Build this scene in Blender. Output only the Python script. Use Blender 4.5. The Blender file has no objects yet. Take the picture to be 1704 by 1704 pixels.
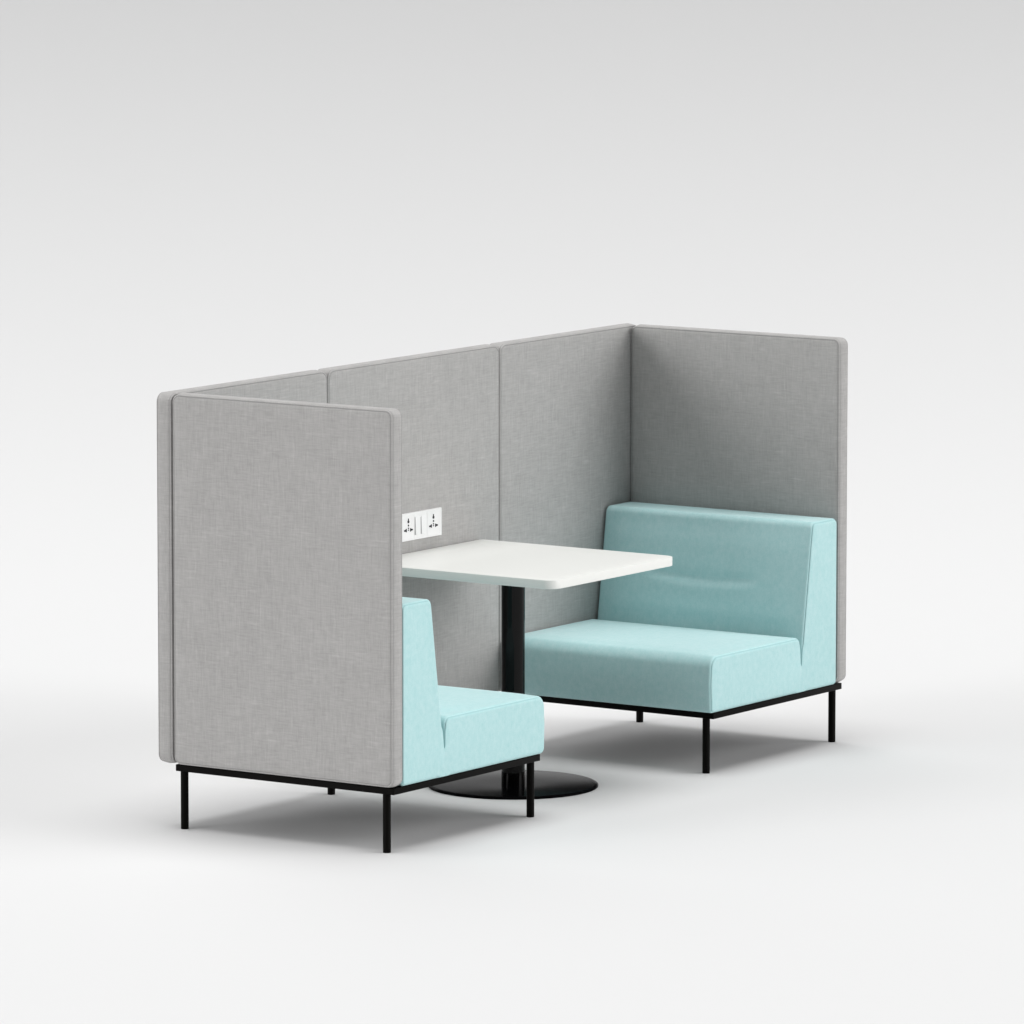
import bpy, bmesh, math
from mathutils import Vector, Matrix
S = bpy.context.scene
C = S.collection
# ------------------------------------------------------------------ world / view
w = bpy.data.worlds.new("World"); S.world = w; w.use_nodes = True
bg = w.node_tree.nodes["Background"]
bg.inputs[0].default_value = (0.97, 0.985, 1.0, 1); bg.inputs[1].default_value = 0.02
S.view_settings.view_transform = 'Standard'; S.view_settings.look = 'None'
S.view_settings.gamma = 1; S.view_settings.exposure = 0; S.view_settings.use_curve_mapping = False
S.render.engine = 'CYCLES'

# ------------------------------------------------------------------ materials
def nodes(name):
    m = bpy.data.materials.new(name); m.use_nodes = True
    nt = m.node_tree; return m, nt, nt.nodes["Principled BSDF"]
def plain(name, col, rough=.5, spec=.5, sheen=0, coat=0):
    m, nt, b = nodes(name)
    b.inputs['Base Color'].default_value = (*col, 1); b.inputs['Roughness'].default_value = rough
    b.inputs['Specular IOR Level'].default_value = spec; b.inputs['Coat Weight'].default_value = coat
    return m
def noise(nt, co, scale, detail=2, vec=(1, 1, 1), off=(0, 0, 0), rough=.5):
    mp = nt.nodes.new('ShaderNodeMapping'); mp.inputs['Scale'].default_value = vec; mp.inputs['Location'].default_value = off
    nt.links.new(co, mp.inputs[0])
    n = nt.nodes.new('ShaderNodeTexNoise'); n.inputs['Scale'].default_value = scale
    n.inputs['Detail'].default_value = detail; n.inputs['Roughness'].default_value = rough
    nt.links.new(mp.outputs[0], n.inputs['Vector']); return n.outputs['Fac']
def mth(nt, op, a, b=None, c=None):
    n = nt.nodes.new('ShaderNodeMath'); n.operation = op
    for i, v in enumerate((a, b, c)):
        if v is None: continue
        if isinstance(v, (int, float)): n.inputs[i].default_value = v
        else: nt.links.new(v, n.inputs[i])
    return n.outputs[0]
def ramp(nt, f, stops):
    r = nt.nodes.new('ShaderNodeValToRGB'); e = r.color_ramp.elements
    while len(e) < len(stops): e.new(.5)
    for x, (p, c) in zip(e, stops): x.position = p; x.color = (*c, 1)
    nt.links.new(f, r.inputs[0]); return r.outputs[0]
def linen(name, base):
    m, nt, b = nodes(name)
    co = nt.nodes.new('ShaderNodeTexCoord').outputs['Object']
    warp = noise(nt, co, 1, 2, (400, 400, 32), (3, 1, 0))        # upright threads
    weft = noise(nt, co, 1, 2, (32, 32, 400), (0, 5, 2))         # level threads
    warp2 = noise(nt, co, 1, 1, (190, 190, 14), (9, 4, 3))
    weft2 = noise(nt, co, 1, 1, (14, 14, 190), (7, 2, 9))
    blot = noise(nt, co, 22, 3)
    big = noise(nt, co, 4, 2)
    s = mth(nt, 'ADD', warp, weft)
    s = mth(nt, 'ADD', s, mth(nt, 'MULTIPLY', mth(nt, 'ADD', warp2, weft2), .6))
    s = mth(nt, 'ADD', s, mth(nt, 'MULTIPLY', blot, .5))
    s = mth(nt, 'ADD', s, mth(nt, 'MULTIPLY', big, .12))
    for v, o in (((110, 110, 13), (4, 4, 1)), ((13, 13, 110), (2, 8, 5))):     # sparse pale slubs
        sl = noise(nt, co, 1, 1, v, o)
        s = mth(nt, 'ADD', s, mth(nt, 'MULTIPLY', mth(nt, 'MAXIMUM', mth(nt, 'SUBTRACT', sl, .62), 0), 1.7))
    f = mth(nt, 'MULTIPLY_ADD', mth(nt, 'SUBTRACT', s, 1.93), .66, .5)
    lo = tuple(c * .80 for c in base); hi = tuple(c * 1.22 for c in base)
    nt.links.new(ramp(nt, f, [(0, lo), (1, hi)]), b.inputs['Base Color'])
    b.inputs['Roughness'].default_value = .95; b.inputs['Specular IOR Level'].default_value = .1
    bp = nt.nodes.new('ShaderNodeBump'); bp.inputs['Strength'].default_value = .25; bp.inputs['Distance'].default_value = .0012
    nt.links.new(mth(nt, 'ADD', warp, weft), bp.inputs['Height']); nt.links.new(bp.outputs[0], b.inputs['Normal'])
    return m
def felt(name, base):
    m, nt, b = nodes(name)
    co = nt.nodes.new('ShaderNodeTexCoord').outputs['Object']
    a = noise(nt, co, 48, 5, rough=.7); f1 = noise(nt, co, 260, 2); g = noise(nt, co, 1, 2, (180, 180, 30))
    s = mth(nt, 'ADD', mth(nt, 'MULTIPLY', a, .9), mth(nt, 'ADD', mth(nt, 'MULTIPLY', f1, .5), mth(nt, 'MULTIPLY', g, .3)))
    f = mth(nt, 'MULTIPLY_ADD', mth(nt, 'SUBTRACT', s, .85), 1.45, .5)
    lo = (base[0] * .80, base[1] * .91, base[2] * .91); hi = (base[0] * 1.18, base[1] * 1.06, base[2] * 1.06)
    nt.links.new(ramp(nt, f, [(0, lo), (1, hi)]), b.inputs['Base Color'])
    b.inputs['Roughness'].default_value = .9; b.inputs['Specular IOR Level'].default_value = .15
    b.inputs['Sheen Weight'].default_value = .5; b.inputs['Sheen Roughness'].default_value = .35
    b.inputs['Sheen Tint'].default_value = (.95, 1, 1, 1)
    bp = nt.nodes.new('ShaderNodeBump'); bp.inputs['Strength'].default_value = .25; bp.inputs['Distance'].default_value = .001
    nt.links.new(f1, bp.inputs['Height']); nt.links.new(bp.outputs[0], b.inputs['Normal'])
    return m
M_lin = linen('grey_linen', (.400, .392, .385))
M_felt = felt('aqua_felt', (.458, .694, .703))
M_blk = plain('black_powder_coat', (.003, .0026, .0023), .45, .05)
M_linseam = plain('grey_linen_seam', (.32, .317, .312), .95, .1)
M_feltseam = plain('aqua_felt_seam', (.39, .61, .62), .95, .1)
SEAMS = {M_lin: M_linseam, M_felt: M_feltseam}
M_shadeboard = plain('shade_board_black', (.03, .03, .032), .9, .1)  # for the unseen board that keeps aqua bounce off the floor
M_gloss = plain('black_gloss_lacquer', (.0025, .0025, .0028), .16, .006)
M_column = plain('black_gloss_tube', (.0025, .0024, .0023), .06, .15)
M_top = plain('white_laminate', (.80, .805, .775), .42, .35)
M_plas = plain('white_plastic', (.84, .84, .84), .3, .4)
M_slot = plain('dark_socket_slot', (.03, .03, .035), .6, .2)
M_switchshade = plain('switch_shade_grey', (.42, .42, .43), .5, .2)  # grey for the painted shade beside the rockers
M_floor = plain('studio_floor_paint', (.662, .662, .662), .9, .0)
M_back = plain('studio_backdrop_paint', (.662, .662, .662), .9, .0)

# ------------------------------------------------------------------ mesh helpers
# local drawing axes: x along the screen wall, y out of the wall towards the viewer, z up  ->  world (x, -y, z)
def conv(v): return Vector((v[0], -v[1], v[2]))
def link(name, bm, mat, parent=None, smooth=True, angle=None, loc=None):
    bmesh.ops.recalc_face_normals(bm, faces=bm.faces)
    me = bpy.data.meshes.new(name)
    for f in bm.faces: f.smooth = smooth
    bm.to_mesh(me); bm.free(); me.materials.append(mat)
    if mat in SEAMS: me.materials.append(SEAMS[mat])
    if smooth and angle: me.set_sharp_from_angle(angle=math.radians(angle))
    o = bpy.data.objects.new(name, me); C.objects.link(o)
    if parent: o.parent = parent
    return o
def rrect(u0, u1, v0, v1, r, n=7):
    """rounded rectangle, r = corner radii (u0v0, u1v0, u1v1, u0v1)"""
    if not isinstance(r, tuple): r = (r,) * 4
    pts = []
    for (cu, cv, a0, rr) in ((u0 + r[0], v0 + r[0], 180, r[0]), (u1 - r[1], v0 + r[1], 270, r[1]),
                             (u1 - r[2], v1 - r[2], 0, r[2]), (u0 + r[3], v1 - r[3], 90, r[3])):
        for k in range(n + 1):
            a = math.radians(a0 + 90 * k / n); pts.append((cu + rr * math.cos(a), cv + rr * math.sin(a)))
    return pts
def rings_bm(rings, cap=True, dark=()):
    bm = bmesh.new(); R = [[bm.verts.new(v) for v in r] for r in rings]; n = len(R[0])
    for k, (a, b) in enumerate(zip(R, R[1:])):
        for i in range(n):
            f = bm.faces.new((a[i], a[(i + 1) % n], b[(i + 1) % n], b[i]))
            if k in dark: f.material_index = 1
    if cap: bm.faces.new(R[0]); bm.faces.new(R[-1])
    return bm
# padded screen panel: rounded outline in (u, z), thickness t, welted seam round both faces
SEAM = [(.055, 0.0), (.016, .0002), (.009, .0008), (.0072, .0016), (.0062, .0034), (.0050, .0016), (.0030, .0016), (.0014, .0026),
        (.0006, .0042), (.0004, .0060), (.0026, .0068), (.0002, .0078), (-.0010, .013)]
def panel_bm(axis, u0, u1, z0, z1, w0, t, r, org):
    """axis 'x': face normal along x, u = y ; axis 'y': face normal along y, u = x"""
    prof = [(i, d) for i, d in SEAM] + [(-.0030, t / 2)] + [(i, t - d) for i, d in reversed(SEAM)]
    rings = []
    for inset, d in prof:
        rr = tuple(max(.004, k - inset) for k in (r if isinstance(r, tuple) else (r,) * 4))
        ring = []
        for (u, z) in rrect(u0 + inset, u1 - inset, z0 + inset, z1 - inset, rr, 8):
            p = (w0 + d, u, z) if axis == 'x' else (u, w0 + d, z)
            ring.append(conv((p[0] - org[0], p[1] - org[1], p[2] - org[2])))
        rings.append(ring)
    m = len(prof) - 2
    return rings_bm(rings, dark=(3, 4, 9, 10, m - 3, m - 4, m - 9, m - 10))
def box_bm(bm, x0, x1, y0, y1, z0, z1, bev=0, org=(0, 0, 0)):
    g = bmesh.ops.create_cube(bm, size=1)['verts']
    for v in g:
        p = (x0 + (v.co.x + .5) * (x1 - x0), y0 + (v.co.y + .5) * (y1 - y0), z0 + (v.co.z + .5) * (z1 - z0))
        v.co = conv((p[0] - org[0], p[1] - org[1], p[2] - org[2]))
    if bev:
        es = list({e for v in g for e in v.link_edges})
        bmesh.ops.bevel(bm, geom=es, offset=bev, segments=2, affect='EDGES', profile=.5)
def lathe_bm(prof, cx, cy, n=64, org=(0, 0, 0)):
    rings = [[conv((cx + r * math.cos(2 * math.pi * k / n) - org[0], cy + r * math.sin(2 * math.pi * k / n) - org[1], z - org[2]))
              for k in range(n)] for r, z in prof]
    return rings_bm(rings)

# ------------------------------------------------------------------ dimensions (metres, recovered from the photograph)
L, D, H, B, T = 2.700, .842, 1.383, .2085, .060
X1, X2 = .850, 1.842
FX0, FX1, FY0, FY1, FZ0, FZ1 = .018, .8355, -.006, .835, .184, .2045
LEGS = [(.0285, .0225), (.0285, .8015), (.8270, .0225), (.8270, .8015)]
SX, YS0, YS1, SZ0, SZ1, BZ = .8575, .004, .8395, .2050, .394, .775

# ------------------------------------------------------------------ upholstery: L profile with slit, split at the slit's foot
def arc(cx, cz, r, a0, a1, n):
    return [(cx + r * math.cos(math.radians(a0 + (a1 - a0) * k / n)), cz + r * math.sin(math.radians(a0 + (a1 - a0) * k / n))) for k in range(n + 1)]
def dense(pts, step=.012):
    out = []
    for a, b in zip(pts, pts[1:]):
        d = math.dist(a, b); n = max(1, int(d / step))
        out += [(a[0] + (b[0] - a[0]) * k / n, a[1] + (b[1] - a[1]) * k / n) for k in range(n)]
    return out + [pts[-1]]
tip = (.290, .2930)
x_in = T + .0015
backc = [(.290, SZ0), (x_in + .010, SZ0), (x_in + .003, SZ0 + .003), (x_in, SZ0 + .010), (x_in, BZ - .022)] + arc(x_in + .020, BZ - .020, .020, 180, 92, 5) \
    + arc(.226 - .024, BZ - .024 + .001, .023, 88, 8, 6) + [(.2755, .405), (.2860, .330)] + [tip]
seatc = [tip, (.2912, .3200), (.2930, .350)] + arc(.2930 + .026, SZ1 - .026, .026, 174, 92, 6) + arc(SX - .040, SZ1 - .040, .040, 90, 2, 8) \
    + [(SX + .003, .30)] + arc(SX - .018, SZ0 + .018, .018, 0, -88, 5) + [(.290, SZ0)]
backc, seatc = dense(backc), dense(seatc)
loop = backc + seatc[1:-1]; NB = len(backc); NL = len(loop)
def normals2(lp):
    n = len(lp); out = []
    for i in range(n):
        a, b, c = lp[i - 1], lp[i], lp[(i + 1) % n]
        def nn(p, q):
            dx, dz = q[0] - p[0], q[1] - p[1]; l = math.hypot(dx, dz) or 1; return (-dz / l, dx / l)
        n1, n2 = nn(a, b), nn(b, c); sx, sz = n1[0] + n2[0], n1[1] + n2[1]; l = math.hypot(sx, sz) or 1
        ux, uz = sx / l, sz / l; k = 1 / max(.35, ux * n1[0] + uz * n1[1]); out.append((ux * k, uz * k))
    return out
# the loop runs bottom -> back -> top -> front (clockwise seen with z up, x right): outward normal is (-dz, dx)
N2 = normals2(loop)
END = [(.0300, 0.0), (.0120, .0002), (.0085, .0010), (.0066, .0022), (.0088, .0036), (.0036, .0046), (.0020, .0060), (.0008, .0080), (0, .0110), (0, .020)]
def sm(a, b, x):
    t = min(1, max(0, (x - a) / (b - a))); return t * t * (3 - 2 * t)
def upholstery(mirror):
    ys = []
    for i, d in END: ys.append((YS0 + d, i))
    k = 64; a, b = YS0 + .03, YS1 - .03
    for j in range(k + 1): ys.append((a + (b - a) * j / k, 0))
    for i, d in reversed(END): ys.append((YS1 - d, i))
    rings = []
    for (y, ins) in ys:
        ring = []; fy = (y - YS0) / (YS1 - YS0); env = sm(0, .12, fy) * sm(0, .12, 1 - fy)
        for i, (x, z) in enumerate(loop):
            nx, nz = N2[i]; o = -min(ins, .012) if (ins > .012) else -ins
            if ins == .0300: o = -.0145                 # support loop of the flat side
            # keep the caps from folding inside the slit
            if abs(x - tip[0]) < .03 and z < .36: o *= .0 if (x, z) == tip else .35
            if x_in + .004 > x: o *= .6
            # padding: crowned seat, full back and front, one pulled crease across the middle of the back
            if z > SZ1 - .004 and x > .34: o += .007 * env * sm(.30, .42, x) * sm(0, .10, SX - x)
            if x > SX - .004: o += .004 * env * sm(SZ0, .27, z) * sm(0, .08, SZ1 - z)
            if i < NB and x > .222 - .0 and .40 < z < .755 and x < .2775:
                o += .006 * env * sm(.40, .46, z) * sm(0, .09, .755 - z)
                cr = sm(.20, .30, fy) * sm(.20, .32, 1 - fy); dz = z - (.560 + .006 * math.sin(fy * 9))
                o -= .0078 * cr * math.exp(-(dz / (.009 if dz < 0 else .020)) ** 2)
                o += .0020 * cr * math.exp(-((dz + .03) / .022) ** 2)
            X, Z = x + nx * o, z + nz * o
            ring.append(((L - X) if mirror else X, y, Z))
        rings.append(ring)
    return rings
def part_bm(rings, idx, org):
    bm = bmesh.new()
    R = [[bm.verts.new(conv((r[i][0] - org[0], r[i][1] - org[1], r[i][2] - org[2]))) for i in idx] for r in rings]
    n = len(idx)
    dk = (3, 4, len(R) - 5, len(R) - 6)
    for k, (a, b) in enumerate(zip(R, R[1:])):
        for i in range(n - 1):
            f = bm.faces.new((a[i], a[i + 1], b[i + 1], b[i]))
            if k in dk: f.material_index = 1
        bm.faces.new((a[n - 1], a[0], b[0], b[n - 1]))               # hidden inner face at the split
    bm.faces.new(R[0]); bm.faces.new(R[-1])
    return bm

# ------------------------------------------------------------------ a bench of the booth
def thing(name, label, cat, loc, group=None):
    o = bpy.data.objects.new(name, None); C.objects.link(o); o.location = conv(loc); o.empty_display_size = .1
    o['label'] = label; o['category'] = cat
    if group: o['group'] = group
    return o
def bench(mirror, label):
    org = (L - .43 if mirror else .43, .42, 0)
    mx = (lambda a, b: (L - b, L - a)) if mirror else (lambda a, b: (a, b))
    t = thing('booth_sofa', label, 'sofa', org, 'facing sofas of the booth')
    a, b = mx(.001, T)
    link('side_panel', panel_bm('x', .0015, D, B, H, a, T - .001, .025, org), M_lin, t)
    a, b = mx(0, X1 - .001 if not mirror else L - X2 - .001)
    link('back_panel', panel_bm('y', a, b, B, H, -T - .0015, T, (.008, .03, .03, .034) if mirror else (.03, .008, .034, .03), org), M_lin, t)
    rings = upholstery(mirror)
    link('backrest', part_bm(rings, list(range(NB)), org), M_felt, t, angle=50)
    link('seat', part_bm(rings, [NB - 1] + list(range(NB, NL)) + [0], org), M_felt, t, angle=50)
    bm = bmesh.new(); q = .020
    a, b = mx(FX0, FX1)
    # mitred ring of square tube
    sec = [(FZ0, 0), (FZ1, 0), (FZ1, q), (FZ0, q)]
    rings = []
    for z, i in [(FZ0 + .001, 0), (FZ1 - .001, 0), (FZ1, .001), (FZ1, q - .001), (FZ1 - .001, q), (FZ0 + .001, q), (FZ0, q - .001), (FZ0, .001)]:
        rings.append([conv((u - org[0], v - org[1], z)) for u, v in rrect(a + i, b - i, FY0 + i, FY1 - i, max(.0005, .004 - i), 3)])
    R = [[bm.verts.new(v) for v in r] for r in rings]; n = len(R[0])
    for k in range(len(R)):
        A, Bq = R[k], R[(k + 1) % len(R)]
        for i in range(n): bm.faces.new((A[i], A[(i + 1) % n], Bq[(i + 1) % n], Bq[i]))
    mid = (a + b) / 2
    box_bm(bm, mid - .015, mid + .015, FY0 + q - .002, FY1 - q + .002, FZ0 + .002, FZ1 - .002, 0, org)
    link('base_frame', bm, M_blk, t, angle=40)
    bm = bmesh.new(); box_bm(bm, a + q + .001, b - q - .001, FY0 + q + .001, FY1 - q - .001, FZ1 - .004, FZ1 - .0005, 0, org)
    link('added_shade_board', bm, M_shadeboard, t, smooth=False)  # unseen black board, added to deepen the shadow under the seat
    for lx, ly in LEGS:
        X = L - lx if mirror else lx
        bm = lathe_bm([(.0115, .0), (.0125, .001), (.0125, .0015), (.0125, FZ0 + .001)], X, ly, 32, org)
        link('leg', bm, M_blk, t, angle=50)
    return t
bench(False, 'aqua sofa at the left end, half hidden behind its grey outer side panel')
bench(True, 'aqua sofa at the right end, its wide creased backrest in full view')

# ------------------------------------------------------------------ middle screen with the power outlet
org = ((X1 + X2) / 2, -T / 2, B)
mid = thing('screen_panel', 'middle grey fabric screen panel behind the white table, with a white power outlet in it', 'partition', org)
link('panel_pad', panel_bm('y', X1 + .001, X2 - .001, B, H, -T - .0015, T, (.008, .008, .034, .034), org), M_lin, mid)
OX0, OX1, OZ0, OZ1 = 1.243, 1.485, .7805, .872
YF = -.0015
bm = bmesh.new(); box_bm(bm, OX0, OX1, YF - .003, YF + .007, OZ0, OZ1, .0012, org)
plate = link('power_outlet', bm, M_plas, mid, angle=35)
W = OX1 - OX0; mw = W / 3; yF = YF + .007
def prism(bm, pts, y0, y1):
    a = [bm.verts.new(conv((x - org[0], y0 - org[1], z - org[2]))) for x, z in pts]
    b = [bm.verts.new(conv((x - org[0], y1 - org[1], z - org[2]))) for x, z in pts]
    n = len(pts); bm.faces.new(a); bm.faces.new(b)
    for i in range(n): bm.faces.new((a[i], a[(i + 1) % n], b[(i + 1) % n], b[i]))
zc = (OZ0 + OZ1) / 2
for cx in (OX0 + W * .20, OX1 - W * .20):
    bm = bmesh.new(); box_bm(bm, cx - .036, cx + .036, yF - .001, yF + .0005, OZ0 + .006, OZ1 - .006, .0003, org)
    sk = link('socket', bm, M_plas, plate, angle=35)
    bm = bmesh.new(); y0, y1 = yF + .0006, yF + .0017
    cz = zc + .002
    prism(bm, [(cx - .0035, cz + .011), (cx + .0035, cz + .011), (cx + .0052, cz + .017), (cx + .002, cz + .020), (cx + .002, cz + .026), (cx - .002, cz + .026), (cx - .002, cz + .020), (cx - .0052, cz + .017)], y0, y1)
    prism(bm, [(cx + .0032 * math.cos(k * math.pi / 5), cz + .003 + .0032 * math.sin(k * math.pi / 5)) for k in range(10)], y0, y1)
    prism(bm, [(cx - .002, cz - .004), (cx + .002, cz - .004), (cx + .002, cz - .0085), (cx - .002, cz - .0085)], y0, y1)
    prism(bm, [(cx - .002, cz - .0105), (cx + .002, cz - .0105), (cx + .002, cz - .0145), (cx - .002, cz - .0145)], y0, y1)
    for s in (-1, 1):
        prism(bm, [(cx + s * .010, cz - .0065), (cx + s * .018, cz - .0095), (cx + s * .025, cz - .0105), (cx + s * .025, cz - .0150), (cx + s * .018, cz - .0155), (cx + s * .010, cz - .0185)][::s], y0, y1)
    link('pin_hole', bm, M_slot, plate, smooth=False)
for cx, d in ((OX0 + W * .5 - .0185, .0065), (OX0 + W * .5 + .0185, .0035)):
    bm = bmesh.new()
    # rocker tilted towards one side: a wedge with its thick edge on the left
    hw, hz = .0165, .030
    pts = [(-hw, 0, .0005), (hw, 0, .0005)]
    v = []
    for x, hh in ((-hw, d), (hw, .0012)):
        for z in (zc - hz, zc + hz):
            k = 1.0 if z < zc else .45
            v.append([bm.verts.new(conv((cx + x - org[0], yy - org[1], z - org[2]))) for yy in (yF - .001, yF + hh * k)])
    lb, lt, rb, rt = v
    for f in ((lb[0], lt[0], lt[1], lb[1]), (rb[0], rt[0], rt[1], rb[1]), (lb[1], lt[1], rt[1], rb[1]), (lb[0], lt[0], rt[0], rb[0]), (lb[0], lb[1], rb[1], rb[0]), (lt[0], lt[1], rt[1], rt[0])):
        bm.faces.new(f)
    link('rocker_switch', bm, M_plas, plate, smooth=False)
    bm = bmesh.new(); box_bm(bm, cx - hw - .0028, cx - hw - .0003, yF - .001, yF + .0004, zc - hz, zc + hz - .004, 0, org)
    link('switch_side_shade', bm, M_switchshade, plate, smooth=False)  # grey strip, paints the shaded side of the tilted rocker

# ------------------------------------------------------------------ table
TX0, TX1, TY0, TY1, TZ0, TZ1 = .985, 1.720, .0050, .7850, .7115, .7400
CX, CY = 1.2995, .417
org = (CX, CY, 0)
tb = thing('pedestal_table', 'white square-topped table on one black column and round black foot, between the two aqua sofas', 'table', org)
rings = []
for i, z in [(.06, TZ1), (.0012, TZ1), (.0004, TZ1 - .0003), (0, TZ1 - .0012), (0, TZ0 + .0012), (.0012, TZ0), (.06, TZ0)]:
    rings.append([conv((u - org[0], v - org[1], z)) for u, v in rrect(TX0 + i, TX1 - i, TY0 + i, TY1 - i, tuple(max(.004, q - i) for q in (.014, .014, .045, .045)), 12)])
link('tabletop', rings_bm(rings), M_top, tb, angle=30)
link('column', lathe_bm([(.0385, .010), (.0385, TZ0 - .0005)], CX, CY, 64, org), M_column, tb, angle=50)
link('foot_plate', lathe_bm([(.275, .0), (.279, .001), (.2795, .004), (.2785, .0065), (.275, .0085), (.268, .0095), (.10, .0105), (.04, .0105)], CX, CY, 128, org), M_gloss, tb, angle=60)

# ------------------------------------------------------------------ studio floor and backdrop (a swept paper roll)
fw = Vector((.82294, .55428, 0)).normalized(); rt_ = Vector((fw.y, -fw.x, 0)); ctr = Vector((1.3, -.4, 0))
def sweep(name, prof, mat, wd=30):
    bm = bmesh.new(); R = []
    for d, z in prof:
        c = ctr + fw * d + Vector((0, 0, z)); R.append([bm.verts.new(c - rt_ * wd), bm.verts.new(c + rt_ * wd)])
    for a, b in zip(R, R[1:]): bm.faces.new((a[0], a[1], b[1], b[0]))
    me = bpy.data.meshes.new(name)
    for f in bm.faces: f.smooth = True
    bmesh.ops.recalc_face_normals(bm, faces=bm.faces)
    bm.to_mesh(me); bm.free(); me.materials.append(mat)
    o = bpy.data.objects.new(name, me); C.objects.link(o); o['kind'] = 'structure'; return o
BACK, RAD, EASE = 2.2, 3.15, 1.6                                    # the paper's curve tightens gradually, so no horizon line shows
sweep('floor', [(-30, 0), (BACK, 0)], M_floor)
prof, d, z, th, q = [(BACK, 0)], BACK, 0.0, 0.0, 0
while th < math.radians(78):
    for _ in range(10):
        th += .01 * min(1, q * .01 / EASE) / RAD; d += .01 * math.cos(th); z += .01 * math.sin(th); q += 1
    prof.append((d, z))
sweep('backdrop', prof, M_back)

# ------------------------------------------------------------------ lamps
def lamp(name, az, el, ang, power, col=(1, 1, 1)):
    """very large soft studio source; az 0 = along the wall, 90 = towards the viewer side, 180 = left, 270 = behind the wall"""
    a, e = math.radians(az), math.radians(el)
    l = bpy.data.lights.new(name, 'SUN'); l.energy = power; l.angle = math.radians(ang); l.color = col
    o = bpy.data.objects.new(name, l); C.objects.link(o)
    d = Vector((math.cos(a) * math.cos(e), -math.sin(a) * math.cos(e), math.sin(e)))
    o.location = Vector((1.3, -.4, .5)) + d * 12
    o.rotation_euler = (-d).to_track_quat('-Z', 'Y').to_euler(); return o
lamp('softbox_ceiling', 0, 90, 42, 2.27)
lamp('softbox_front_high', 90, 50, 45, .12)
lamp('softbox_left_high', 180, 50, 45, .20)
lamp('softbox_front', 64, 22, 42, 1.42)
lamp('softbox_front_low', 75, 12, 22, .66)
lamp('softbox_left', 205, 13, 24, 1.24)
lamp('added_fill_rear_left', 235, 34, 44, .55)  # unseen fill, added to light the floor under the benches from behind
lamp('added_fill_rear', 300, 36, 44, .74)  # second added fill from behind, lifts the floor brightness

# ------------------------------------------------------------------ camera
cam = bpy.data.cameras.new('camera'); co = bpy.data.objects.new('camera', cam); C.objects.link(co)
cam.sensor_width = 36; cam.lens = 11760.88 / 1704 * 36; cam.clip_end = 200; cam.clip_start = 1
f = Vector((0.82294143, 0.55428459, -0.12464347)); r = Vector((0.558685577, -0.829379433, 0.000427359)); u = Vector((0.10313985, 0.0699882, 0.9922015))
mat = Matrix((r, u, -f)).transposed().to_4x4(); mat.translation = Vector((-17.66835384, -13.18779001, 3.7769533))
co.matrix_world = mat
S.camera = co
